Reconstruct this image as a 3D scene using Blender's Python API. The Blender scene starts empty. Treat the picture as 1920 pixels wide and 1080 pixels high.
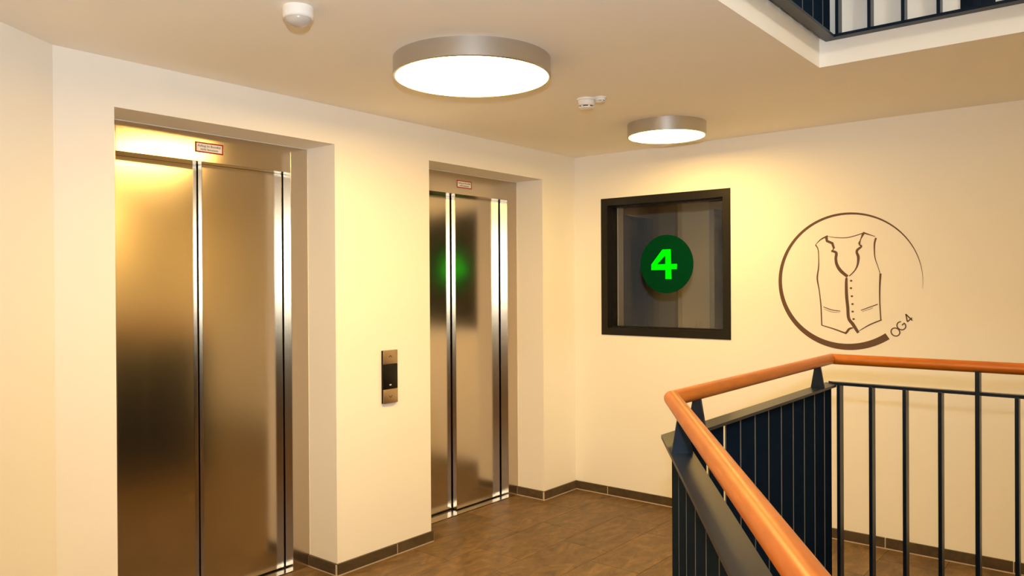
import bpy, bmesh, math, random
from mathutils import Vector, Matrix
random.seed(4)
SC = bpy.context.scene
COL = SC.collection

# ------------------------------------------------------------------ camera, world, light, exposure
CAM = Vector((3.2325, -4.7191, 1.5))
FWD = Vector((-0.6300, 0.7766, -0.0040)).normalized()
RGT = Vector((0.7766, 0.6300, -0.0057))
RGT = (RGT - FWD * RGT.dot(FWD)).normalized()
UPV = RGT.cross(FWD)
cd = bpy.data.cameras.new('camera'); co = bpy.data.objects.new('camera', cd); COL.objects.link(co)
cd.sensor_width = 36.0; cd.lens = 27.28; cd.clip_start = 0.02
M = Matrix((RGT, UPV, -FWD)).transposed().to_4x4(); M.translation = CAM
co.matrix_world = M
SC.camera = co

w = bpy.data.worlds.new('world'); SC.world = w; w.use_nodes = True
w.node_tree.nodes['Background'].inputs[0].default_value = (0.9, 0.8, 0.65, 1)
w.node_tree.nodes['Background'].inputs[1].default_value = 0.02

LAMP_COL = (1.0, 0.605, 0.16)
LAMP_STRENGTH = 37.0
# the photographer's flash, a hand's breadth above the camera
fl = bpy.data.lights.new('camera_flash', 'SPOT'); fo = bpy.data.objects.new('camera_flash', fl); COL.objects.link(fo)
fl.energy = 205.0; fl.color = (0.80, 0.90, 1.0); fl.shadow_soft_size = 0.035
fl.spot_size = math.radians(112); fl.spot_blend = 1.0
fm = (Matrix((RGT, UPV, -FWD)).transposed() @ Matrix.Rotation(math.radians(6), 3, 'Y') @ Matrix.Rotation(math.radians(16), 3, 'X')).to_4x4(); fm.translation = CAM + Vector((0, 0, 0.24)) - FWD * 0.02
fo.matrix_world = fm

SC.view_settings.view_transform = 'Standard'
SC.view_settings.look = 'None'
SC.view_settings.gamma = 1.0
SC.view_settings.use_curve_mapping = False
SC.view_settings.exposure = 0.17
SC.cycles.use_denoising = True
SC.cycles.use_light_tree = False
SC.cycles.max_bounces = 12
SC.cycles.diffuse_bounces = 11
SC.cycles.glossy_bounces = 5
SC.cycles.transparent_max_bounces = 6
SC.cycles.use_adaptive_sampling = True
SC.cycles.adaptive_threshold = 0.025
SC.cycles.adaptive_min_samples = 16
SC.cycles.sample_clamp_indirect = 6.0

# ------------------------------------------------------------------ materials
def mat(name, col, rough=0.5, metal=0.0, **k):
    m = bpy.data.materials.new(name); m.use_nodes = True
    b = m.node_tree.nodes['Principled BSDF']
    b.inputs['Base Color'].default_value = (*col, 1); b.inputs['Roughness'].default_value = rough
    b.inputs['Metallic'].default_value = metal
    for n, v in k.items(): b.inputs[n.replace('_', ' ')].default_value = v
    return m
def nodes(m): return m.node_tree.nodes, m.node_tree.links, m.node_tree.nodes['Principled BSDF']
def noise(N, L, scale, detail=4, rough=0.55, vec=None):
    t = N.new('ShaderNodeTexNoise'); t.inputs['Scale'].default_value = scale
    t.inputs['Detail'].default_value = detail; t.inputs['Roughness'].default_value = rough
    if vec is not None: L.new(vec, t.inputs['Vector'])
    return t
def ramp(N, stops):
    r = N.new('ShaderNodeValToRGB'); e = r.color_ramp.elements
    while len(e) > 1: e.remove(e[-1])
    e[0].position = stops[0][0]; e[0].color = (*stops[0][1], 1)
    for p, c in stops[1:]:
        x = e.new(p); x.color = (*c, 1)
    return r
def bump(N, L, b, src, strength, dist=0.002):
    u = N.new('ShaderNodeBump'); u.inputs['Strength'].default_value = strength; u.inputs['Distance'].default_value = dist
    L.new(src, u.inputs['Height']); L.new(u.outputs[0], b.inputs['Normal'])

def plaster(name, col):
    m = mat(name, col, 0.75); N, L, b = nodes(m)
    g = N.new('ShaderNodeNewGeometry')
    t = noise(N, L, 1.3, 0, vec=g.outputs['Position'])       # faint roller marks
    r = ramp(N, [(0.3, tuple(0.985 * x for x in col)), (0.7, col)]); L.new(t.outputs[0], r.inputs[0]); L.new(r.outputs[0], b.inputs['Base Color'])
    b.inputs['Specular IOR Level'].default_value = 0.0
    return m
M_WALL = plaster('wall_plaster', (0.90, 0.88, 0.82))
M_CEIL = plaster('ceiling_plaster', (0.95, 0.92, 0.85))
M_BACK = plaster('grey_plaster', (0.90, 0.76, 0.53))
M_BACKD = plaster('dark_grey_plaster', (0.42, 0.42, 0.40))

def stone(name, dark, mid, light, rough):
    m = mat(name, mid, rough); N, L, b = nodes(m)
    g = N.new('ShaderNodeNewGeometry'); oi = N.new('ShaderNodeObjectInfo')
    sc = N.new('ShaderNodeVectorMath'); sc.operation = 'SCALE'; sc.inputs[0].default_value = (37.0, 19.0, 11.0)
    L.new(oi.outputs['Random'], sc.inputs['Scale'])
    ad = N.new('ShaderNodeVectorMath'); ad.operation = 'ADD'
    L.new(g.outputs['Position'], ad.inputs[0]); L.new(sc.outputs[0], ad.inputs[1])
    st = N.new('ShaderNodeVectorMath'); st.operation = 'MULTIPLY'; st.inputs[1].default_value = (1.6, 0.7, 1.6)
    L.new(ad.outputs[0], st.inputs[0])
    t1 = noise(N, L, 9.0, 6, 0.74, st.outputs[0]); t1.inputs['Distortion'].default_value = 0.8
    r = ramp(N, [(0.30, dark), (0.52, mid), (0.74, light)]); L.new(t1.outputs[0], r.inputs[0])
    hs = N.new('ShaderNodeHueSaturation'); L.new(r.outputs[0], hs.inputs['Color'])
    mr = N.new('ShaderNodeMapRange'); mr.inputs['To Min'].default_value = 0.86; mr.inputs['To Max'].default_value = 1.14
    L.new(oi.outputs['Random'], mr.inputs['Value']); L.new(mr.outputs[0], hs.inputs['Value'])
    L.new(hs.outputs[0], b.inputs['Base Color'])
    t2 = noise(N, L, 30, 2, 0.6, ad.outputs[0]); bump(N, L, b, t2.outputs[0], 0.25, 0.002)
    return m
M_TILE = stone('brown_stone_tile', (0.062, 0.035, 0.012), (0.140, 0.083, 0.031), (0.245, 0.150, 0.058), 0.5)
M_BTILE = stone('dark_stone_skirting', (0.048, 0.032, 0.016), (0.082, 0.056, 0.029), (0.13, 0.090, 0.048), 0.45)
M_GROUT = mat('floor_grout', (0.15, 0.092, 0.042), 0.9)
M_BGROUT = mat('skirting_grout', (0.60, 0.51, 0.39), 0.9)

def steel(name, col, rough, aniso):
    m = mat(name, col, rough, 1.0); N, L, b = nodes(m)
    b.inputs['Anisotropic'].default_value = aniso
    if aniso:
        c = N.new('ShaderNodeCombineXYZ'); c.inputs[2].default_value = 1.0
        L.new(c.outputs[0], b.inputs['Tangent'])
    return m
M_STEEL = steel('brushed_steel', (0.58, 0.51, 0.41), 0.165, 0.5)
M_SILL = steel('sill_steel', (0.62, 0.57, 0.50), 0.25, 0.0)
M_LAMPM = mat('satin_aluminium', (0.57, 0.56, 0.54), 0.36, 1.0)
M_BLACK = mat('shaft_black', (0.006, 0.006, 0.006), 0.8)
M_SEAL = mat('sealant', (0.70, 0.66, 0.58), 0.6)
M_RAIL = mat('dark_blue_paint', (0.005, 0.012, 0.025), 0.34, Specular_IOR_Level=0.3)
M_SLAT = mat('matte_blue_black_slat', (0.004, 0.012, 0.028), 0.9, Specular_IOR_Level=0.03)
M_EDGE_LIT = mat('lit_slat_edge', (0.11, 0.11, 0.095), 0.5)  # paler grey paints in the light that the slat edges catch
M_WFRAME = mat('anthracite_frame', (0.010, 0.009, 0.007), 0.35, Specular_IOR_Level=0.3)
M_WHITEP = mat('white_plastic', (0.84, 0.83, 0.79), 0.4)
M_LENS = mat('sensor_lens', (0.52, 0.49, 0.45), 0.25)
M_DARK = mat('dark_slot', (0.01, 0.01, 0.01), 0.6)
M_EMBLEM = mat('brown_wall_paint', (0.115, 0.058, 0.030), 0.6)
M_BRONZE = steel('call_button_steel', (0.55, 0.42, 0.28), 0.38, 0.0)
M_DISP = mat('black_glass', (0.006, 0.005, 0.004), 0.3, Specular_IOR_Level=0.25)
M_RED = mat('red_print', (0.36, 0.006, 0.006), 0.6, Specular_IOR_Level=0.2)
M_PAPER = mat('white_sign', (0.86, 0.84, 0.80), 0.45)
M_INK = mat('black_print', (0.03, 0.03, 0.03), 0.6)
M_DGREEN = mat('dark_green_film', (0.0, 0.045, 0.013), 0.7, Specular_IOR_Level=0.03)
M_LGREEN = mat('bright_green_digit', (0.0, 0.80, 0.0), 0.8, Specular_IOR_Level=0.02, Emission_Color=(0.0, 1.0, 0.0, 1), Emission_Strength=0.22)
M_DIFF = mat('lamp_diffuser', (0.9, 0.9, 0.9), 0.5, Emission_Color=(*LAMP_COL, 1), Emission_Strength=LAMP_STRENGTH)
M_GLOBE = mat('globe_glass', (0.9, 0.9, 0.9), 0.4, Emission_Color=(1.0, 0.90, 0.74, 1), Emission_Strength=60.0)
M_LED = mat('indicator', (0.5, 0.47, 0.42), 0.4, Emission_Color=(1, 0.95, 0.9, 1), Emission_Strength=0.1)
for m_ in (M_LED, M_LGREEN): m_.cycles.emission_sampling = 'NONE'
M_LINING = mat('pale_jamb', (0.75, 0.62, 0.42), 0.5)

def wood():
    m = mat('varnished_beech', (0.5, 0.2, 0.05), 0.36); N, L, b = nodes(m)
    g = N.new('ShaderNodeNewGeometry')
    st = N.new('ShaderNodeVectorMath'); st.operation = 'MULTIPLY'; st.inputs[1].default_value = (9, 9, 70)
    L.new(g.outputs['Position'], st.inputs[0])
    t = noise(N, L, 1.0, 5, 0.6, st.outputs[0])
    r = ramp(N, [(0.3, (0.42, 0.105, 0.006)), (0.55, (0.51, 0.135, 0.007)), (0.75, (0.58, 0.165, 0.010))])
    L.new(t.outputs[0], r.inputs[0]); L.new(r.outputs[0], b.inputs['Base Color'])
    b.inputs['Coat Weight'].default_value = 0.1; b.inputs['Coat Roughness'].default_value = 0.25
    return m
M_WOOD = wood()

def glass():
    m = bpy.data.materials.new('grey_window_glass'); m.use_nodes = True
    N, L = m.node_tree.nodes, m.node_tree.links
    for n in list(N): N.remove(n)
    o = N.new('ShaderNodeOutputMaterial'); mx = N.new('ShaderNodeMixShader')
    tr = N.new('ShaderNodeBsdfTransparent'); tr.inputs[0].default_value = (0.95, 0.955, 0.95, 1)
    gl = N.new('ShaderNodeBsdfGlossy'); gl.inputs['Roughness'].default_value = 0.0
    fr = N.new('ShaderNodeFresnel'); fr.inputs[0].default_value = 1.5
    L.new(fr.outputs[0], mx.inputs[0]); L.new(tr.outputs[0], mx.inputs[1]); L.new(gl.outputs[0], mx.inputs[2])
    L.new(mx.outputs[0], o.inputs['Surface'])
    return m
M_GLASS = glass()

# ------------------------------------------------------------------ mesh helpers (world coordinates in, parent offset taken out)
def root_loc(o):
    v = Vector((0, 0, 0))
    while o is not None:
        v += o.location; o = o.parent
    return v
def link(name, me, m, parent=None, kind=None):
    o = bpy.data.objects.new(name, me); COL.objects.link(o)
    if m and not me.materials: me.materials.append(m)
    if parent: o.parent = parent
    if kind: o['kind'] = kind
    return o
def done(name, bm, m, parent=None, kind=None, smooth=False, loc=None):
    off = root_loc(parent) if parent else Vector((0, 0, 0))
    if loc is not None: off = Vector(loc)
    if off.length: bmesh.ops.translate(bm, verts=bm.verts, vec=-off)
    bmesh.ops.recalc_face_normals(bm, faces=bm.faces)
    me = bpy.data.meshes.new(name); bm.to_mesh(me); bm.free()
    if smooth:
        for p in me.polygons: p.use_smooth = True
        try: me.set_sharp_from_angle(angle=math.radians(35))
        except Exception: pass
    o = link(name, me, m, parent, kind)
    if loc is not None:
        o.location = Vector(loc) - (root_loc(parent) if parent else Vector((0, 0, 0)))
    return o
def thing(name, loc, label=None, cat=None, group=None, kind=None):
    o = bpy.data.objects.new(name, None); COL.objects.link(o); o.location = loc; o.empty_display_size = 0.1
    tag(o, label, cat, group, kind); return o
def tag(o, label=None, cat=None, group=None, kind=None):
    if label: o['label'] = label
    if cat: o['category'] = cat
    if group: o['group'] = group
    if kind: o['kind'] = kind
    return o
def box(bm, a, b):
    x0, y0, z0 = [min(p, q) for p, q in zip(a, b)]; x1, y1, z1 = [max(p, q) for p, q in zip(a, b)]
    v = [bm.verts.new(p) for p in ((x0, y0, z0), (x1, y0, z0), (x1, y1, z0), (x0, y1, z0), (x0, y0, z1), (x1, y0, z1), (x1, y1, z1), (x0, y1, z1))]
    for f in ((0, 3, 2, 1), (4, 5, 6, 7), (0, 1, 5, 4), (1, 2, 6, 5), (2, 3, 7, 6), (3, 0, 4, 7)): bm.faces.new([v[i] for i in f])
    return v
def bbox(name, a, b, m, parent=None, bev=0.0, kind=None, seg=2):
    bm = bmesh.new(); box(bm, a, b)
    if bev: bmesh.ops.bevel(bm, geom=list(bm.edges), offset=bev, segments=seg, profile=0.5, affect='EDGES')
    o = done(name, bm, m, parent, kind, smooth=bool(bev) and m is not M_STEEL)
    if m is M_STEEL:                      # level faces have no upright grain
        o.data.materials.append(M_SILL)
        for f in o.data.polygons:
            if abs(f.normal.z) > 0.7: f.material_index = 1
    return o
def prism(bm, poly, z0, z1):
    n = len(poly)
    a = [bm.verts.new((x, y, z0)) for x, y in poly]; b = [bm.verts.new((x, y, z1)) for x, y in poly]
    bm.faces.new(a[::-1]); bm.faces.new(b)
    for i in range(n): bm.faces.new((a[i], a[(i + 1) % n], b[(i + 1) % n], b[i]))
def lathe(bm, c, prof, n=48):
    rings = []
    for r, z in prof:
        if r < 1e-6: rings.append([bm.verts.new((c[0], c[1], z))])
        else: rings.append([bm.verts.new((c[0] + r * math.cos(2 * math.pi * i / n), c[1] + r * math.sin(2 * math.pi * i / n), z)) for i in range(n)])
    for A, B in zip(rings, rings[1:]):
        for i in range(n):
            j = (i + 1) % n
            if len(A) == 1 and len(B) == 1: continue
            if len(A) == 1: bm.faces.new((A[0], B[i], B[j]))
            elif len(B) == 1: bm.faces.new((A[i], A[j], B[0]))
            else: bm.faces.new((A[i], A[j], B[j], B[i]))
def grid_wall(bm, us, vs, holes, put):
    # one box for each cell that no hole covers; put(u0,u1,v0,v1) gives its two corners
    for u0, u1 in zip(us, us[1:]):
        for v0, v1 in zip(vs, vs[1:]):
            cu, cv = (u0 + u1) / 2, (v0 + v1) / 2
            if any(h[0] < cu < h[1] and h[2] < cv < h[3] for h in holes): continue
            box(bm, *put(u0, u1, v0, v1))
def ribbon(bm, pts, y0, th):
    # flat painted stroke on the wall y = y0; pts (x, z, width); th = thickness towards -y
    L_, R_ = [], []
    for i, (x, z, wd) in enumerate(pts):
        a = Vector(pts[max(i - 1, 0)][:2]); b = Vector(pts[min(i + 1, len(pts) - 1)][:2])
        d = (b - a).normalized(); n = Vector((-d.y, d.x)) * wd / 2
        L_.append((x + n.x, z + n.y)); R_.append((x - n.x, z - n.y))
    F = lambda q, y: bm.verts.new((q[0], y, q[1]))
    lf = [F(q, y0 - th) for q in L_]; rf = [F(q, y0 - th) for q in R_]
    lb = [F(q, y0) for q in L_]; rb = [F(q, y0) for q in R_]
    for i in range(len(pts) - 1):
        bm.faces.new((lf[i], lf[i + 1], rf[i + 1], rf[i])); bm.faces.new((lf[i], lb[i], lb[i + 1], lf[i + 1])); bm.faces.new((rf[i], rf[i + 1], rb[i + 1], rb[i]))
    bm.faces.new((lf[0], rf[0], rb[0], lb[0])); bm.faces.new((lf[-1], lb[-1], rb[-1], rf[-1]))
def smooth_path(pts, k=5):
    out = []
    for i in range(len(pts) - 1):
        p0, p1, p2, p3 = pts[max(i - 1, 0)], pts[i], pts[i + 1], pts[min(i + 2, len(pts) - 1)]
        for s in range(k):
            t = s / k
            out.append(tuple(0.5 * (2 * b + (c - a) * t + (2 * a - 5 * b + 4 * c - d) * t * t + (3 * b - a - 3 * c + d) * t ** 3) for a, b, c, d in zip(p0, p1, p2, p3)))
    out.append(pts[-1]); return out

# ------------------------------------------------------------------ the setting
H = 2.4284            # ceiling
UF = 2.72             # floor of the storey above
NT = 2.2314           # head of the lift niches
ND = 0.231            # depth of the niches
Y1A, Y1B, Y2A, Y2B = -3.2874, -2.1811, -1.4982, -0.3928
YL = -3.5156          # where the slanting wall starts
XE, YR = 5.2, -7.0
DIAG = Vector((0.5465, -0.8375))
LEN = (YR - YL) / DIAG.y
PD = (DIAG.x * LEN, YR)
ZB, ZT = -2.72, 5.15

RB = Vector((2.208, -1.308)); RA = Vector((2.208, -2.745))
TN = Vector((0.5529, -0.8333)).normalized(); NN = Vector((-TN.y, TN.x))   # along / into the void
RN = RA + TN * 2.5
hx, hy, hn = RB.x - 0.051, RB.y + 0.026, 0.045
# corner of slab edge at A: x = hx meets the line offset from the slanting rail
pa = RA - NN * hn; ta = (hx - pa.x) / TN.x; HA = (hx, pa.y + TN.y * ta)
yr_ = RN.y - 0.045; tb = (yr_ - pa.y) / TN.y; HN = (pa.x + TN.x * tb, yr_)
FLOOR = [(0, 0), (0, YL), PD, (XE, YR), (XE, yr_), HN, HA, (hx, hy), (XE, hy), (XE, 0)]

bm = bmesh.new()
grid_wall(bm, [YL, Y1A, Y1B, Y2A, Y2B, 0.0], [ZB, -0.03, NT, ZT], [(Y1A, Y1B, -0.03, NT), (Y2A, Y2B, -0.03, NT)],
          lambda a, b, c, d: ((-0.45, a, c), (0, b, d)))
tag(done('wall_left', bm, M_WALL, kind='structure'), 'white plaster wall with the two lift niches')
WX0, WX1, WZ0, WZ1 = 0.2304, 1.2005, 1.1412, 2.1101
bm = bmesh.new()
grid_wall(bm, [-0.45, WX0, WX1, XE + 0.2], [ZB, WZ0, WZ1, ZT], [(WX0, WX1, WZ0, WZ1)], lambda a, b, c, d: ((a, 0, c), (b, 0.2, d)))
tag(done('wall_right', bm, M_WALL, kind='structure'), 'white plaster wall with the dark window and the waistcoat emblem')
bm = bmesh.new(); nx, ny = DIAG.y * 0.2, -DIAG.x * 0.2
prism(bm, [(0, YL), PD, (PD[0] + nx, PD[1] + ny), (nx, YL + ny)], ZB, ZT)
tag(done('wall_slanted', bm, M_WALL, kind='structure'), 'slanting white wall at the left edge of the picture')
bbox('wall_back', (PD[0] - 0.3, YR - 0.2, ZB), (XE + 0.2, YR, ZT), M_WALL, kind='structure')
bbox('wall_stairwell', (XE, YR, ZB), (XE + 0.2, 0, ZT), M_WALL, kind='structure')
bm = bmesh.new(); prism(bm, FLOOR, H, UF)
tag(done('ceiling', bm, M_CEIL, kind='structure'), 'white ceiling slab with the stairwell opening')
bbox('ceiling_upper', (-0.45, YR - 0.2, ZT), (XE + 0.2, 0.2, ZT + 0.2), M_CEIL, kind='structure')
bbox('floor_lower', (-0.45, YR - 0.2, ZB - 0.2), (XE + 0.2, 0.2, ZB), M_GROUT, kind='structure')

bm = bmesh.new(); prism(bm, FLOOR, -0.29, -0.0025)
floor = tag(done('floor', bm, M_GROUT, kind='structure'), 'landing floor of brown stone tiles')

def clip(poly, x0, x1, y0, y1):
    def cut(P, f):
        out = []
        for i in range(len(P)):
            a, b = P[i], P[(i + 1) % len(P)]; fa, fb = f(a), f(b)
            if fa >= 0: out.append(a)
            if (fa >= 0) != (fb >= 0):
                t = fa / (fa - fb); out.append((a[0] + (b[0] - a[0]) * t, a[1] + (b[1] - a[1]) * t))
        return out
    for f in (lambda p: p[0] - x0, lambda p: x1 - p[0], lambda p: p[1] - y0, lambda p: y1 - p[1]):
        poly = cut(poly, f)
        if len(poly) < 3: return []
    q = []
    for p in poly:
        if not q or (abs(p[0] - q[-1][0]) + abs(p[1] - q[-1][1])) > 1e-5: q.append(p)
    return q
def area(P): return 0.5 * sum(a[0] * b[1] - b[0] * a[1] for a, b in zip(P, P[1:] + P[:1]))
TW, TL, J = 0.305, 0.61, 0.0011
full = None
offs = {0: -0.19, 1: -0.40, 2: -0.58, 3: -0.12, 4: -0.33, 5: -0.50, 6: -0.207, 7: -0.42, -1: -0.44}
for k in range(-1, 17):
    x0 = 0.295 + TW * k; off = offs.get(k, -0.61 * ((k * 0.37) % 1.0))
    for r in range(-1, 13):
        y1 = off - TL * (r - 1); y0 = y1 - TL
        P = clip(FLOOR, x0 + J, x0 + TW - J, y0 + J, y1 - J)
        if not P or abs(area(P)) < 0.002: continue
        if abs(abs(area(P)) - (TW - 2 * J) * (TL - 2 * J)) < 1e-5:
            if full is None:
                b2 = bmesh.new(); prism(b2, [(J, J), (TW - J, J), (TW - J, TL - J), (J, TL - J)], -0.008, 0.0)
                bmesh.ops.recalc_face_normals(b2, faces=b2.faces)
                full = bpy.data.meshes.new('tile'); b2.to_mesh(full); b2.free(); full.materials.append(M_TILE)
            o = link('tile', full, None, floor); o.location = (x0, y0, 0)
        else:
            b2 = bmesh.new(); prism(b2, P, -0.008, 0.0); done('tile', b2, M_TILE, floor)
# the niches in front of the lift sills keep the same tiles
for ya, yb in ((Y1A, Y1B), (Y2A, Y2B)):
    bbox('tile', (-ND + 0.0, ya + 0.001, -0.03), (-0.001, (ya + yb) / 2 - 0.001, 0.0), M_TILE, floor)
    bbox('tile', (-ND + 0.0, (ya + yb) / 2 + 0.001, -0.03), (-0.001, yb - 0.001, 0.0), M_TILE, floor)

# skirting: tiles 12 mm proud with pale grout under and between them
BH, BT = 0.0625, 0.012
def skirting(name, p, q, inward, joints, label):
    p, q = Vector(p), Vector(q); d = (q - p).normalized(); n = Vector(inward); Ln = (q - p).length
    def quad(s0, s1, t): return [tuple(p + d * s0), tuple(p + d * s1), tuple(p + d * s1 + n * t), tuple(p + d * s0 + n * t)]
    b = bmesh.new(); prism(b, quad(0, Ln, BT - 0.002), 0.0, BH - 0.003)
    g = tag(done(name, b, M_BGROUT, kind='structure'), label)
    cuts = [0.0] + [j for j in joints if 0.02 < j < Ln - 0.02] + [Ln]
    for a, c in zip(cuts, cuts[1:]):
        b = bmesh.new(); prism(b, quad(a + 0.003, c - 0.003, BT), 0.0075, BH); done('skirting_tile', b, M_BTILE, g)
skirting('baseboard_pillar', (0, Y1B - BT), (0, Y2A + BT), (1, 0), [0.42], 'dark stone skirting along the pillar between the lifts')
skirting('baseboard_niche_near', (-ND, Y1B), (0, Y1B), (0, -1), [], 'short dark stone skirting inside the niche of the nearer lift')
skirting('baseboard_niche_far', (-ND, Y2B), (0, Y2B), (0, -1), [], 'short dark stone skirting inside the niche of the farther lift')
skirting('baseboard_niche_left', (-ND, Y2A), (0, Y2A), (0, 1), [], 'short dark stone skirting on the hidden side of the pillar')
skirting('baseboard_corner', (0, Y2B - BT), (0, 0), (1, 0), [], 'dark stone skirting between the farther lift and the room corner')
skirting('baseboard_right', (0.0, 0), (XE, 0), (0, -1), [0.279, 0.889, 1.499, 2.109, 2.72, 3.33, 3.94, 4.55], 'long dark stone skirting under the window and the emblem')
skirting('baseboard_left', (0, YL), (0, Y1A), (1, 0), [], 'dark stone skirting left of the nearer lift')
skirting('baseboard_slanted', (0, YL), PD, (-DIAG.y, DIAG.x), [0.5 + 0.61 * i for i in range(6)], 'dark stone skirting along the slanting wall')

# ------------------------------------------------------------------ lifts
def lift(ya, yb, label):
    r = thing('elevator_door', (-ND, (ya + yb) / 2, 0), label, 'elevator', 'steel lift doors in the left wall')
    cw = 0.106; c0, c1 = ya + cw, yb - cw; fb = -0.297; hb = 2.094; mid = c0 + (c1 - c0) * 0.492
    for a, b in ((ya + 0.002, c0), (c1, yb - 0.002)): bbox('frame_column', (fb, a, 0), (-ND, b, NT - 0.002), M_STEEL, r, 0.0012)
    bbox('header', (fb, c0, hb), (-ND + 0.0005, c1, NT - 0.002), M_STEEL, r, 0.0012)
    bbox('header_return', (-0.342, c0 - 0.02, hb), (fb, mid - 0.004, hb + 0.05), M_STEEL, r)
    bbox('door_panel', (-0.340, mid, 0.010), (-0.305, c1 + 0.03, hb + 0.02), M_STEEL, r, 0.0018)
    bbox('door_panel', (-0.383, c0 - 0.03, 0.010), (-0.348, mid + 0.03, hb + 0.02), M_STEEL, r, 0.0018)
    bm = bmesh.new(); box(bm, (-0.40, c0 - 0.03, -0.03), (-ND - 0.006, c1, 0.003))
    s = done('door_sill', bm, M_SILL, r)
    for x in (-0.3235, -0.366): bbox('guide_groove', (x - 0.004, c0, 0.0028), (x + 0.004, c1, 0.0036), M_DARK, s)
    bbox('shaft_backing', (-0.43, ya + 0.002, 0), (-0.405, yb - 0.002, NT - 0.002), M_BLACK, r)
    bbox('sealant_joint', (-ND - 0.002, ya, NT - 0.004), (-ND + 0.003, yb, NT), M_SEAL, r)
    bbox('sealant_joint', (-ND - 0.002, yb - 0.004, BH), (-ND + 0.003, yb, NT - 0.004), M_SEAL, r)
    return r
lift(Y1A, Y1B, 'brushed steel lift door nearest the camera, left of the call panel')
lift(Y2A, Y2B, 'brushed steel lift door near the room corner, right of the call panel')

def text_mesh(s, size, bold=0.0, align='CENTER'):
    c = bpy.data.curves.new('lettering', 'FONT'); c.body = s; c.size = size; c.align_x = align; c.align_y = 'CENTER'
    c.extrude = 0.0003; c.offset = bold; c.resolution_u = 3
    o = bpy.data.objects.new('lettering', c); COL.objects.link(o)
    bpy.context.view_layer.update()
    me = bpy.data.meshes.new_from_object(o.evaluated_get(bpy.context.evaluated_depsgraph_get()))
    bpy.data.objects.remove(o); bpy.data.curves.remove(c)
    return me
def warning(yc, label):
    x = -ND + 0.0006; z = 2.1615; w2, h2 = 0.0715, 0.0245
    r = thing('warning_sign', (x, yc, z - h2), label, 'sign', 'red edged warning plates over the lift doors')
    bbox('plate', (x, yc - w2, z - h2), (x + 0.0015, yc + w2, z + h2), M_PAPER, r)
    bm = bmesh.new(); t = 0.0058
    for a, b in (((-w2, -h2), (w2, -h2 + t)), ((-w2, h2 - t), (w2, h2)), ((-w2, -h2 + t), (-w2 + t, h2 - t)), ((w2 - t, -h2 + t), (w2, h2 - t))):
        box(bm, (x + 0.0005, yc + a[0], z + a[1]), (x + 0.0021, yc + b[0], z + b[1]))
    done('red_border', bm, M_RED, r)
    for s, dz in (('Aufzug im Brandfall', 0.0075), ('nicht benutzen', -0.0085)):
        me = text_mesh(s, 0.0152); o = link('lettering', me, M_INK, r)
        # text plane x-y turned to face +X: text right = +Y, up = +Z
        o.matrix_local = Matrix(((0, 0, 1, 0.0018), (1, 0, 0, 0), (0, 1, 0, h2 + dz), (0, 0, 0, 1)))
    return r
warning(-2.744, 'red edged warning plate over the nearer lift door')
warning(-0.9445, 'red edged warning plate over the farther lift door')

# call panel on the pillar
r = thing('call_panel', (0, -1.822, 0.852), 'narrow steel lift call panel with black display on the pillar', 'call panel')
ya, yb = -1.875, -1.768
bbox('back_box', (0, ya, 0.853), (0.012, yb, 1.144), M_DISP, r, 0.003)
up = bbox('button_plate', (0.011, ya + 0.003, 1.068), (0.0165, yb, 1.144), M_BRONZE, r, 0.0015)
dn = bbox('button_plate', (0.011, ya + 0.003, 0.853), (0.0165, yb, 0.930), M_BRONZE, r, 0.0015)
ds = bbox('display', (0.011, ya + 0.002, 0.931), (0.0155, yb, 1.067), M_DISP, r, 0.001)
bbox('indicator', (0.0152, -1.829, 0.949), (0.0160, -1.815, 0.957), M_LED, ds)
for par, zc, s in ((up, 1.112, 1), (dn, 0.886, -1)):
    bm = bmesh.new()
    for sg in (-1, 1):
        p = [(-1.822 + sg * 0.012, zc - s * 0.006), (-1.822, zc + s * 0.005), (-1.822, zc + s * 0.001), (-1.822 + sg * 0.010, zc - s * 0.009)]
        f = [bm.verts.new((0.0172, y, z)) for y, z in p]; k = [bm.verts.new((0.016, y, z)) for y, z in p]
        bm.faces.new(f); bm.faces.new(k[::-1])
        for i in range(4): bm.faces.new((f[i], f[(i + 1) % 4], k[(i + 1) % 4], k[i]))
    done('arrow', bm, M_INK, par)

# ------------------------------------------------------------------ window and the room behind it
win = thing('window_1', (WX0, 0, WZ0), 'square dark framed window in the right wall', kind='structure')
def ring(bm, x0, x1, z0, z1, t, y0, y1):
    box(bm, (x0, y0, z0), (x1, y1, z0 + t)); box(bm, (x0, y0, z1 - t), (x1, y1, z1))
    box(bm, (x0, y0, z0 + t), (x0 + t, y1, z1 - t)); box(bm, (x1 - t, y0, z0 + t), (x1, y1, z1 - t))
bm = bmesh.new(); ring(bm, WX0, WX1, WZ0, WZ1, 0.052, -0.004, 0.13)
wf = done('window_frame', bm, M_WFRAME, win)
bm = bmesh.new(); ring(bm, WX0 + 0.05, WX1 - 0.05, WZ0 + 0.05, WZ1 - 0.05, 0.012, 0.055, 0.10); done('glazing_bead', bm, M_WFRAME, wf)
bbox('glass_pane', (WX0 + 0.055, 0.106, WZ0 + 0.055), (WX1 - 0.055, 0.109, WZ1 - 0.055), M_GLASS, win)
bbox('jamb_lining', (WX0 + 0.002, 0.131, WZ0 + 0.03), (WX0 + 0.062, 0.20, WZ1 - 0.05), M_LINING, win)
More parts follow.
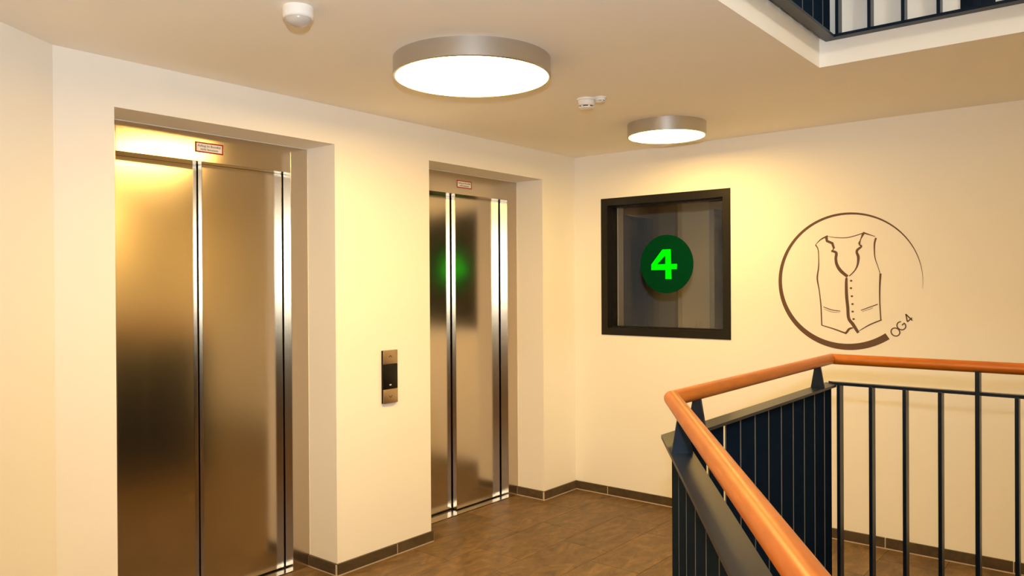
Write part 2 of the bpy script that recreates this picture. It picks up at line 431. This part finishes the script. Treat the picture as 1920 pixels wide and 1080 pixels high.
# small unlit room beyond the glass
bbox('wall_room_far', (-1.3, 1.75, 0), (2.4, 1.9, H), M_BACK, kind='structure')
bbox('wall_room_left', (-1.3, 0.2, 0), (-1.15, 1.75, H), M_BACK, kind='structure')
bbox('wall_room_right', (2.25, 0.2, 0), (2.4, 1.75, H), M_BACK, kind='structure')
bbox('ceiling_room', (-1.3, 0.2, H), (2.4, 1.9, H + 0.1), M_BACK, kind='structure')
bbox('floor_room', (-1.3, 0.2, -0.1), (2.4, 1.9, 0), M_GROUT, kind='structure')
bbox('trim_room_1', (-1.15, 1.70, 0), (-0.06, 1.75, H), M_BACKD, kind='structure')
bbox('trim_room_2', (0.27, 1.70, 0), (0.62, 1.75, H), M_BACKD, kind='structure')

sign = thing('floor_number_sign', (0.6895, 0.1055, 1.436), 'round dark green sign with bright green 4 on the window glass', 'sign')
bm = bmesh.new(); n = 64
a = [bm.verts.new((0.6895 + 0.2015 * math.cos(2 * math.pi * i / n), 0.1025, 1.6375 + 0.2015 * math.sin(2 * math.pi * i / n))) for i in range(n)]
b = [bm.verts.new((v.co.x, 0.1058, v.co.z)) for v in a]
bm.faces.new(a); bm.faces.new(b[::-1])
for i in range(n): bm.faces.new((a[i], a[(i + 1) % n], b[(i + 1) % n], b[i]))
done('disc', bm, M_DGREEN, sign)
def four(u, v): return 0.6895 + (u - 493) / 325 * 0.403, 1.6375 - (v - 540) / 358 * 0.403
bm = bmesh.new()
for quad in ([(488, 450), (522, 450), (526, 632), (488, 632)], [(400, 540), (400, 576), (489, 576), (489, 540)], [(525, 540), (525, 573), (558, 573), (560, 540)], [(470, 450), (490, 450), (490, 486), (437, 541), (400, 541)]):
    P = [four(*q) for q in quad]
    f = [bm.verts.new((x, 0.1018, z)) for x, z in P]; k = [bm.verts.new((x, 0.1028, z)) for x, z in P]
    bm.faces.new(f); bm.faces.new(k[::-1])
    for i in range(len(P)): bm.faces.new((f[i], f[(i + 1) % len(P)], k[(i + 1) % len(P)], k[i]))
tag(done('digit', bm, M_LGREEN, sign), 'bright green number 4')

# unseen dark door added on the stairwell wall, darkens the lift door reflections
dr = thing('added_dark_door', (XE, -6.1, 0), 'added dark double door behind the viewer, darkens the lift reflections', kind='structure')
bm = bmesh.new(); box(bm, (XE - 0.05, -6.97, 0), (XE, -6.91, 2.16)); box(bm, (XE - 0.05, -5.29, 0), (XE, -5.23, 2.16)); box(bm, (XE - 0.05, -6.91, 2.10), (XE, -5.29, 2.16)); done('added_door_frame', bm, M_WFRAME, dr)
for a, b_, hy_ in ((-6.905, -6.103, -6.17), (-6.097, -5.295, -6.03)):
    lf = bbox('added_door_leaf', (XE - 0.04, a, 0.008), (XE - 0.001, b_, 2.095), M_WFRAME, dr)
    bbox('handle', (XE - 0.085, hy_ - 0.01, 1.03), (XE - 0.070, hy_ + 0.01, 1.16), M_LAMPM, lf, 0.003)
    bbox('handle', (XE - 0.085, hy_ - 0.01, 1.085), (XE - 0.040, hy_ + 0.01, 1.105), M_LAMPM, lf, 0.003)

# ------------------------------------------------------------------ waistcoat emblem painted on the wall
em = thing('wall_emblem', (1.905, 0, 1.11), 'brown painted waistcoat in an open ring with OG 4 on the wall', 'wall sign')
EC = (1.905, 1.510); ER = 0.3985
KW = [(-55, 0.039), (-90, 0.036), (-135, 0.028), (-180, 0.021), (-225, 0.016), (-270, 0.0125), (-300, 0.009), (-325, 0.0058), (-345, 0.0034), (-366, 0.0007)]
pts = []
for i in range(121):
    a = -55 - (366 - 55) * i / 120
    for (a0, w0), (a1, w1) in zip(KW, KW[1:]):
        if a1 <= a <= a0: wd = w0 + (w1 - w0) * (a - a0) / (a1 - a0)
    rr = ER - wd / 2
    pts.append((EC[0] + rr * math.cos(math.radians(a)), EC[1] + rr * math.sin(math.radians(a)), wd))
bm = bmesh.new(); ribbon(bm, pts, 0, 0.001); done('ring', bm, M_EMBLEM, em)
STROKES = [
 [(1.7285, 1.7279, .0025), (1.7596, 1.7585, .0068), (1.7991, 1.7776, .0102)],
 [(1.7991, 1.7749, .0025), (1.8381, 1.7669, .0042), (1.898, 1.7625, .0051), (1.9486, 1.771, .0051), (1.9985, 1.7863, .0051)],
 [(1.9943, 1.7882, .0102), (2.0272, 1.7753, .0059), (2.0597, 1.7626, .0034)],
 [(1.7904, 1.7752, .017), (1.7946, 1.748, .0153), (1.825, 1.7333, .0153), (1.8344, 1.7025, .0119)],
 [(1.8344, 1.7043, .0051), (1.8257, 1.6902, .0068)],
 [(1.8188, 1.6887, .0102), (1.8464, 1.677, .0153), (1.8445, 1.6431, .0153), (1.8504, 1.6071, .017), (1.8717, 1.571, .0187), (1.9098, 1.5367, .017)],
 [(1.9968, 1.7837, .0153), (1.9818, 1.7493, .0051), (1.9734, 1.7233, .0136)],
 [(1.9717, 1.7207, .0068), (1.9858, 1.7096, .0102), (1.965, 1.691, .0136), (1.9607, 1.6753, .0136), (1.969, 1.6487, .0153), (1.9647, 1.6048, .0102), (1.9478, 1.5698, .0068), (1.9183, 1.5393, .0051)],
 [(1.9039, 1.5305, .0119), (1.9021, 1.4995, .0153), (1.9035, 1.4284, .017), (1.91, 1.3574, .017), (1.9149, 1.2954, .017), (1.9383, 1.2606, .0187), (1.9674, 1.2129, .0153)],
 [(1.9716, 1.2245, .0034), (2.0294, 1.2614, .0068), (2.0928, 1.2908, .0068)],
 [(1.762, 1.2512, .0051), (1.8274, 1.2324, .0068), (1.8874, 1.212, .0085), (1.9002, 1.2106, .0119), (1.9172, 1.2334, .0119), (1.9382, 1.2411, .0068)],
 [(1.7285, 1.7279, .0068), (1.7434, 1.7001, .0051), (1.7468, 1.6456, .0051), (1.7457, 1.5912, .0068), (1.7383, 1.5277, .0085), (1.7495, 1.455, .0059), (1.758, 1.3734, .0068), (1.7613, 1.301, .0068), (1.7629, 1.2512, .0068)],
 [(2.0637, 1.7546, .0102), (2.0555, 1.7158, .0085), (2.0577, 1.6463, .0051), (2.0729, 1.5938, .0034), (2.0856, 1.5503, .0034)],
 [(2.0872, 1.552, .011), (2.083, 1.4811, .0085), (2.0827, 1.3945, .0068), (2.0879, 1.2907, .0068)]]
POCKETS = [[(1.773, 1.36, .0042), (1.8192, 1.3427, .0051), (1.8683, 1.3363, .0042)], [(1.7756, 1.3483, .0017), (1.8191, 1.331, .0025), (1.8665, 1.3282, .0017)],
 [(1.982, 1.3426, .0042), (2.0298, 1.3617, .0051), (2.0721, 1.3788, .0051)], [(1.9886, 1.3348, .0017), (2.0298, 1.3504, .0025), (2.0461, 1.3576, .0017)]]
bm = bmesh.new()
for i, s in enumerate(STROKES): ribbon(bm, s if i in (3, 4) else smooth_path(s), 0, 0.0008 + 0.00003 * i)
done('waistcoat_outline', bm, M_EMBLEM, em)
for k in (0, 2):
    bm = bmesh.new()
    for s in POCKETS[k:k + 2]: ribbon(bm, smooth_path(s), 0, 0.0008)
    done('pocket_line', bm, M_EMBLEM, em)
for x, z in [(1.9292, 1.5126), (1.9282, 1.4701), (1.933, 1.4232), (1.9362, 1.3781), (1.9369, 1.3348), (1.9418, 1.2916)]:
    bm = bmesh.new()
    f = [bm.verts.new((x + 0.0068 * math.cos(t * math.pi / 6), -0.0009, z + 0.0058 * math.sin(t * math.pi / 6))) for t in range(12)]
    k = [bm.verts.new((v.co.x, 0, v.co.z)) for v in f]
    bm.faces.new(f); bm.faces.new(k[::-1])
    for i in range(12): bm.faces.new((f[i], f[(i + 1) % 12], k[(i + 1) % 12], k[i]))
    done('button_dot', bm, M_EMBLEM, em)
ang = math.radians(44); ca, sa = math.cos(ang), math.sin(ang)
def glyph(cx, cz, strokes, name):
    bm = bmesh.new()
    for s in strokes: ribbon(bm, [(cx + u * ca - v * sa, cz + u * sa + v * ca, wd) for u, v, wd in s], 0, 0.0009)
    tag(done(name, bm, M_EMBLEM, em))
sw = 0.0066
arc = lambda a0, a1, rx, rz, n=24: [(rx * math.cos(math.radians(a0 + (a1 - a0) * i / n)), rz * math.sin(math.radians(a0 + (a1 - a0) * i / n)), sw) for i in range(n + 1)]
glyph(2.1635, 1.2242, [arc(0, 360, 0.0215, 0.0235, 32)], 'letter_o')
glyph(2.1940, 1.2600, [arc(48, 345, 0.0215, 0.0235), [(0.0208, -0.0062, sw), (0.0208, 0.0005, sw)], [(0.0232, 0.0002, sw), (0.0045, 0.0002, sw)]], 'letter_g')
glyph(2.2290, 1.3030, [[(0.0065, 0.0255, sw), (0.0065, -0.0235, sw)], [(0.0072, 0.0245, sw), (-0.0165, -0.0100, sw)], [(-0.0180, -0.0115, sw), (0.0160, -0.0115, sw)]], 'digit_four')

# ------------------------------------------------------------------ ceiling fittings
def lamp(c, R, zc, label):
    r = thing('ceiling_lamp', (c[0], c[1], zc), label, 'ceiling lamp', 'round drum ceiling lamps')
    bm = bmesh.new(); lathe(bm, c, [(R - 0.012, zc), (R, zc), (R, zc - 0.072), (R - 0.003, zc - 0.074), (R - 0.009, zc - 0.074), (R - 0.010, zc - 0.060), (R - 0.012, zc - 0.060), (R - 0.012, zc)], 96)
    done('housing', bm, M_LAMPM, r, smooth=True)
    bm = bmesh.new(); prism(bm, [(c[0] + (R - 0.0095) * math.cos(2 * math.pi * i / 64), c[1] + (R - 0.0095) * math.sin(2 * math.pi * i / 64)) for i in range(64)], zc - 0.070, zc - 0.062)
    o = done('diffuser', bm, M_DIFF, r); o.data.materials.append(M_WHITEP)
    for f in o.data.polygons:
        if f.normal.z > -0.5: f.material_index = 1      # only the underside glows
    return r
lamp((1.085, -2.325), 0.325, H, 'large round drum ceiling lamp in front of the nearer lift')
lamp((1.092, -0.648), 0.226, H, 'small round drum ceiling lamp near the window wall')

lamp((4.93, -0.93), 0.226, H, 'added fill lamp, small round drum by the window wall, right of the picture')  # added out of view to brighten the walls mirrored in the lift doors
lamp((2.35, -5.75), 0.325, H, 'added fill lamp, large round drum on the landing behind the viewer')  # unseen lamp added to lift the ceiling and the left walls
lamp((3.45, -6.45), 0.325, H, 'added fill lamp, large round drum by the wall behind the viewer')  # second added lamp behind the camera, more fill for the ceiling
# pendant globe in the stairwell, over the void one storey up
PG = (4.77, -3.03, 4.1)
r = thing('pendant_lamp', (PG[0], PG[1], ZT), 'white globe pendant lamp hanging in the stairwell above the picture', 'pendant lamp')
bm = bmesh.new(); lathe(bm, PG, [(0.20 * math.sin(t * math.pi / 24), PG[2] - 0.20 * math.cos(t * math.pi / 24)) for t in range(0, 25, 2)], 24); done('globe', bm, M_GLOBE, r, smooth=True)
bm = bmesh.new(); lathe(bm, PG, [(0, PG[2] + 0.19), (0.04, PG[2] + 0.19), (0.04, PG[2] + 0.23), (0.006, PG[2] + 0.24), (0.006, ZT), (0, ZT)], 16); done('rod', bm, M_LAMPM, r)
MC = (1.050, -3.152)
r = thing('motion_detector', (MC[0], MC[1], H), 'white dome motion detector on the ceiling above the nearer lift', 'motion detector')
bm = bmesh.new(); lathe(bm, MC, [(0, H), (0.050, H), (0.052, H - 0.006), (0.050, H - 0.034), (0.046, H - 0.038), (0, H - 0.038)], 48); done('housing', bm, M_WHITEP, r, smooth=True)
bm = bmesh.new(); lathe(bm, MC, [(0.043, H - 0.036)] + [(0.043 * math.cos(t * math.pi / 16), H - 0.038 - 0.026 * math.sin(t * math.pi / 16)) for t in range(8)] + [(0, H - 0.064)], 48); done('lens', bm, M_LENS, r, smooth=True)

def detector(c, R, hh, name, label, cat):
    r = thing(name, (c[0], c[1], H), label, cat)
    bm = bmesh.new(); lathe(bm, c, [(0, H), (R * 1.12, H), (R * 1.12, H - 0.18 * hh), (R * 0.98, H - 0.22 * hh), (R, H - 0.30 * hh), (R * 0.92, H - 0.66 * hh), (R * 0.80, H - 0.70 * hh), (0, H - 0.70 * hh)], 40); done('housing', bm, M_WHITEP, r, smooth=True)
    bm = bmesh.new(); lathe(bm, c, [(0, H - 0.69 * hh), (R * 0.74, H - 0.69 * hh), (R * 0.74, H - 0.83 * hh), (0, H - 0.83 * hh)], 40); done('intake_grille', bm, M_DARK, r)
    for i in range(6):
        a = i * math.pi / 3 + 0.45; bm = bmesh.new(); q = Vector((c[0] + R * 0.78 * math.cos(a), c[1] + R * 0.78 * math.sin(a), H - 0.77 * hh))
        box(bm, (q.x - R * 0.09, q.y - R * 0.09, q.z - 0.08 * hh), (q.x + R * 0.09, q.y + R * 0.09, q.z + 0.08 * hh)); done('rib', bm, M_WHITEP, r)
    bm = bmesh.new(); lathe(bm, c, [(0, H - 0.82 * hh), (R * 0.86, H - 0.82 * hh), (R * 0.84, H - 0.92 * hh), (R * 0.5, H - hh), (0, H - hh)], 40); done('cap', bm, M_WHITEP, r, smooth=True)
detector((1.077, -1.462), 0.044, 0.052, 'smoke_detector', 'white smoke detector on the ceiling between the two lamps', 'smoke detector')
detector((1.150, -1.446), 0.027, 0.026, 'ceiling_sensor', 'small white sensor right beside the smoke detector', 'sensor')

# ------------------------------------------------------------------ railings
P_E = Vector((XE, RB.y)); P_S = Vector((XE, RN.y))
PATH = [P_E, RB, RA, RN, P_S]
def seg_sweep(bm, i, prof):
    # prof: (offset into the void side, height); ends mitred against the neighbours
    A, B = PATH[i], PATH[i + 1]; d = (B - A).normalized(); n = Vector((-d.y, d.x))
    def end(P, other):
        m = (d + other).normalized() if other is not None else d
        out = []
        for o, z in prof:
            q = n * o; t = -(q.dot(m)) / d.dot(m); q = P + q + d * t; out.append((q.x, q.y, z))
        return out
    pd = (A - PATH[i - 1]).normalized() if i > 0 else None
    nd = (PATH[i + 2] - B).normalized() if i + 2 < len(PATH) else None
    a = [bm.verts.new(p) for p in end(A, pd)]; b = [bm.verts.new(p) for p in end(B, nd)]; k = len(prof)
    bm.faces.new(a); bm.faces.new(b[::-1])
    for j in range(k): bm.faces.new((a[j], b[j], b[(j + 1) % k], a[(j + 1) % k]))
def obox(bm, P, d, l0, l1, o0, o1, z0, z1):
    n = Vector((-d.y, d.x)); q = [P + d * l + n * o for l, o in ((l0, o0), (l1, o0), (l1, o1), (l0, o1))]
    prism(bm, [tuple(v) for v in q], z0, z1)
def flat(w, z0, z1): return [(-w / 2, z0), (w / 2, z0), (w / 2, z1), (-w / 2, z1)]

HZ, HR = 1.178, 0.0222
rail = thing('stair_railing', (RA.x, RA.y, 0), 'dark steel stairwell railing with orange round wooden handrail on this floor', 'railing')
ME = {}
for i in range(4):
    bm = bmesh.new(); seg_sweep(bm, i, [(HR * math.cos(t * math.pi / 16), HZ + HR * math.sin(t * math.pi / 16)) for t in range(32)])
    tag(done('handrail', bm, M_WOOD, rail, smooth=True), 'orange varnished round wooden handrail')
    bm = bmesh.new(); seg_sweep(bm, i, flat(0.060, 1.064, 1.074) if i in (1, 2) else flat(0.032, 1.070, 1.082)); done('top_rail', bm, M_RAIL, rail)
    bm = bmesh.new(); seg_sweep(bm, i, flat(0.046, -0.187, -0.175)); done('bottom_rail', bm, M_RAIL, rail)
# slat panels: along the lift side of the void and along the slanting edge
def slats(P, d, cuts):
    for a, b in zip(cuts, cuts[1:]):
        g0 = 0.010 if (P is RB and 1.05 < a) else 0.005
        bm = bmesh.new(); obox(bm, P, d, a + g0, b - (0.010 if (P is RB and 1.05 < b < LAB) else 0.005), -0.0022, 0.0022, -0.176, 1.066); o = done('slat', bm, M_SLAT, rail)
        o.data.materials.append(M_EDGE_LIT)
        for f in o.data.polygons:
            if abs(f.normal.x * d.x + f.normal.y * d.y) > 0.9: f.material_index = 1
LAB = (RA - RB).length; dAB = (RA - RB).normalized()
slats(RB, dAB, [0.0] + [0.099 + 0.1237 * k for k in range(11)] + [LAB])
slats(RA, TN, [0.0] + [0.165 + 0.155 * k for k in range(15)] + [2.5])
def bracket(P, d, s, z0=1.073, z1=1.165, w0=0.054, w1=0.022, t=0.010):
    n = Vector((-d.y, d.x)); c = P + d * s; bm = bmesh.new()
    v = []
    for l in (-t / 2, t / 2):
        for o, z in ((-w0 / 2, z0), (w0 / 2, z0), (w1 / 2, z1), (-w1 / 2, z1)):
            q = c + d * l + n * o; v.append(bm.verts.new((q.x, q.y, z)))
    for f in ((0, 1, 2, 3), (7, 6, 5, 4), (0, 4, 5, 1), (1, 5, 6, 2), (2, 6, 7, 3), (3, 7, 4, 0)): bm.faces.new([v[k] for k in f])
    done('handrail_bracket', bm, M_RAIL, rail)
for s in (0.175, 1.28): bracket(RB, dAB, s)
for s in (0.225, 1.35, 2.35): bracket(RA, TN, s)
# bar panels: along the window wall and along the rear edge
for (P, d, L_, first) in ((RB, Vector((1, 0)), XE - RB.x, 0.036), (RN, Vector((1, 0)), XE - RN.x, 0.05)):
    k = 0; s = first; sgn = -1 if P is RB else 1
    while s < L_ - 0.04:
        bm = bmesh.new()
        if k % 8 == 4:
            obox(bm, P, d, s - 0.0075, s + 0.0075, -0.024, 0.024, -0.176, HZ - 0.015); done('post', bm, M_RAIL, rail)
            bm = bmesh.new(); obox(bm, P, d, s - 0.058, s + 0.058, 0.0175 if sgn < 0 else -0.0385, 0.0255 if sgn < 0 else -0.0305, -0.174, -0.03); done('mounting_plate', bm, M_RAIL, rail)
        else:
            obox(bm, P, d, s - 0.0065, s + 0.0065, -0.025, 0.025, -0.176, 1.072); done('baluster', bm, M_RAIL, rail)
        k += 1; s += 0.1262
# the same railing one storey up, seen from below through the opening
r2 = rail.copy(); COL.objects.link(r2); r2.location = (RA.x, RA.y, UF); r2['label'] = 'dark upper storey railing seen from below at the ceiling opening'
for ch in list(rail.children):
    c = ch.copy(); COL.objects.link(c); c.parent = r2
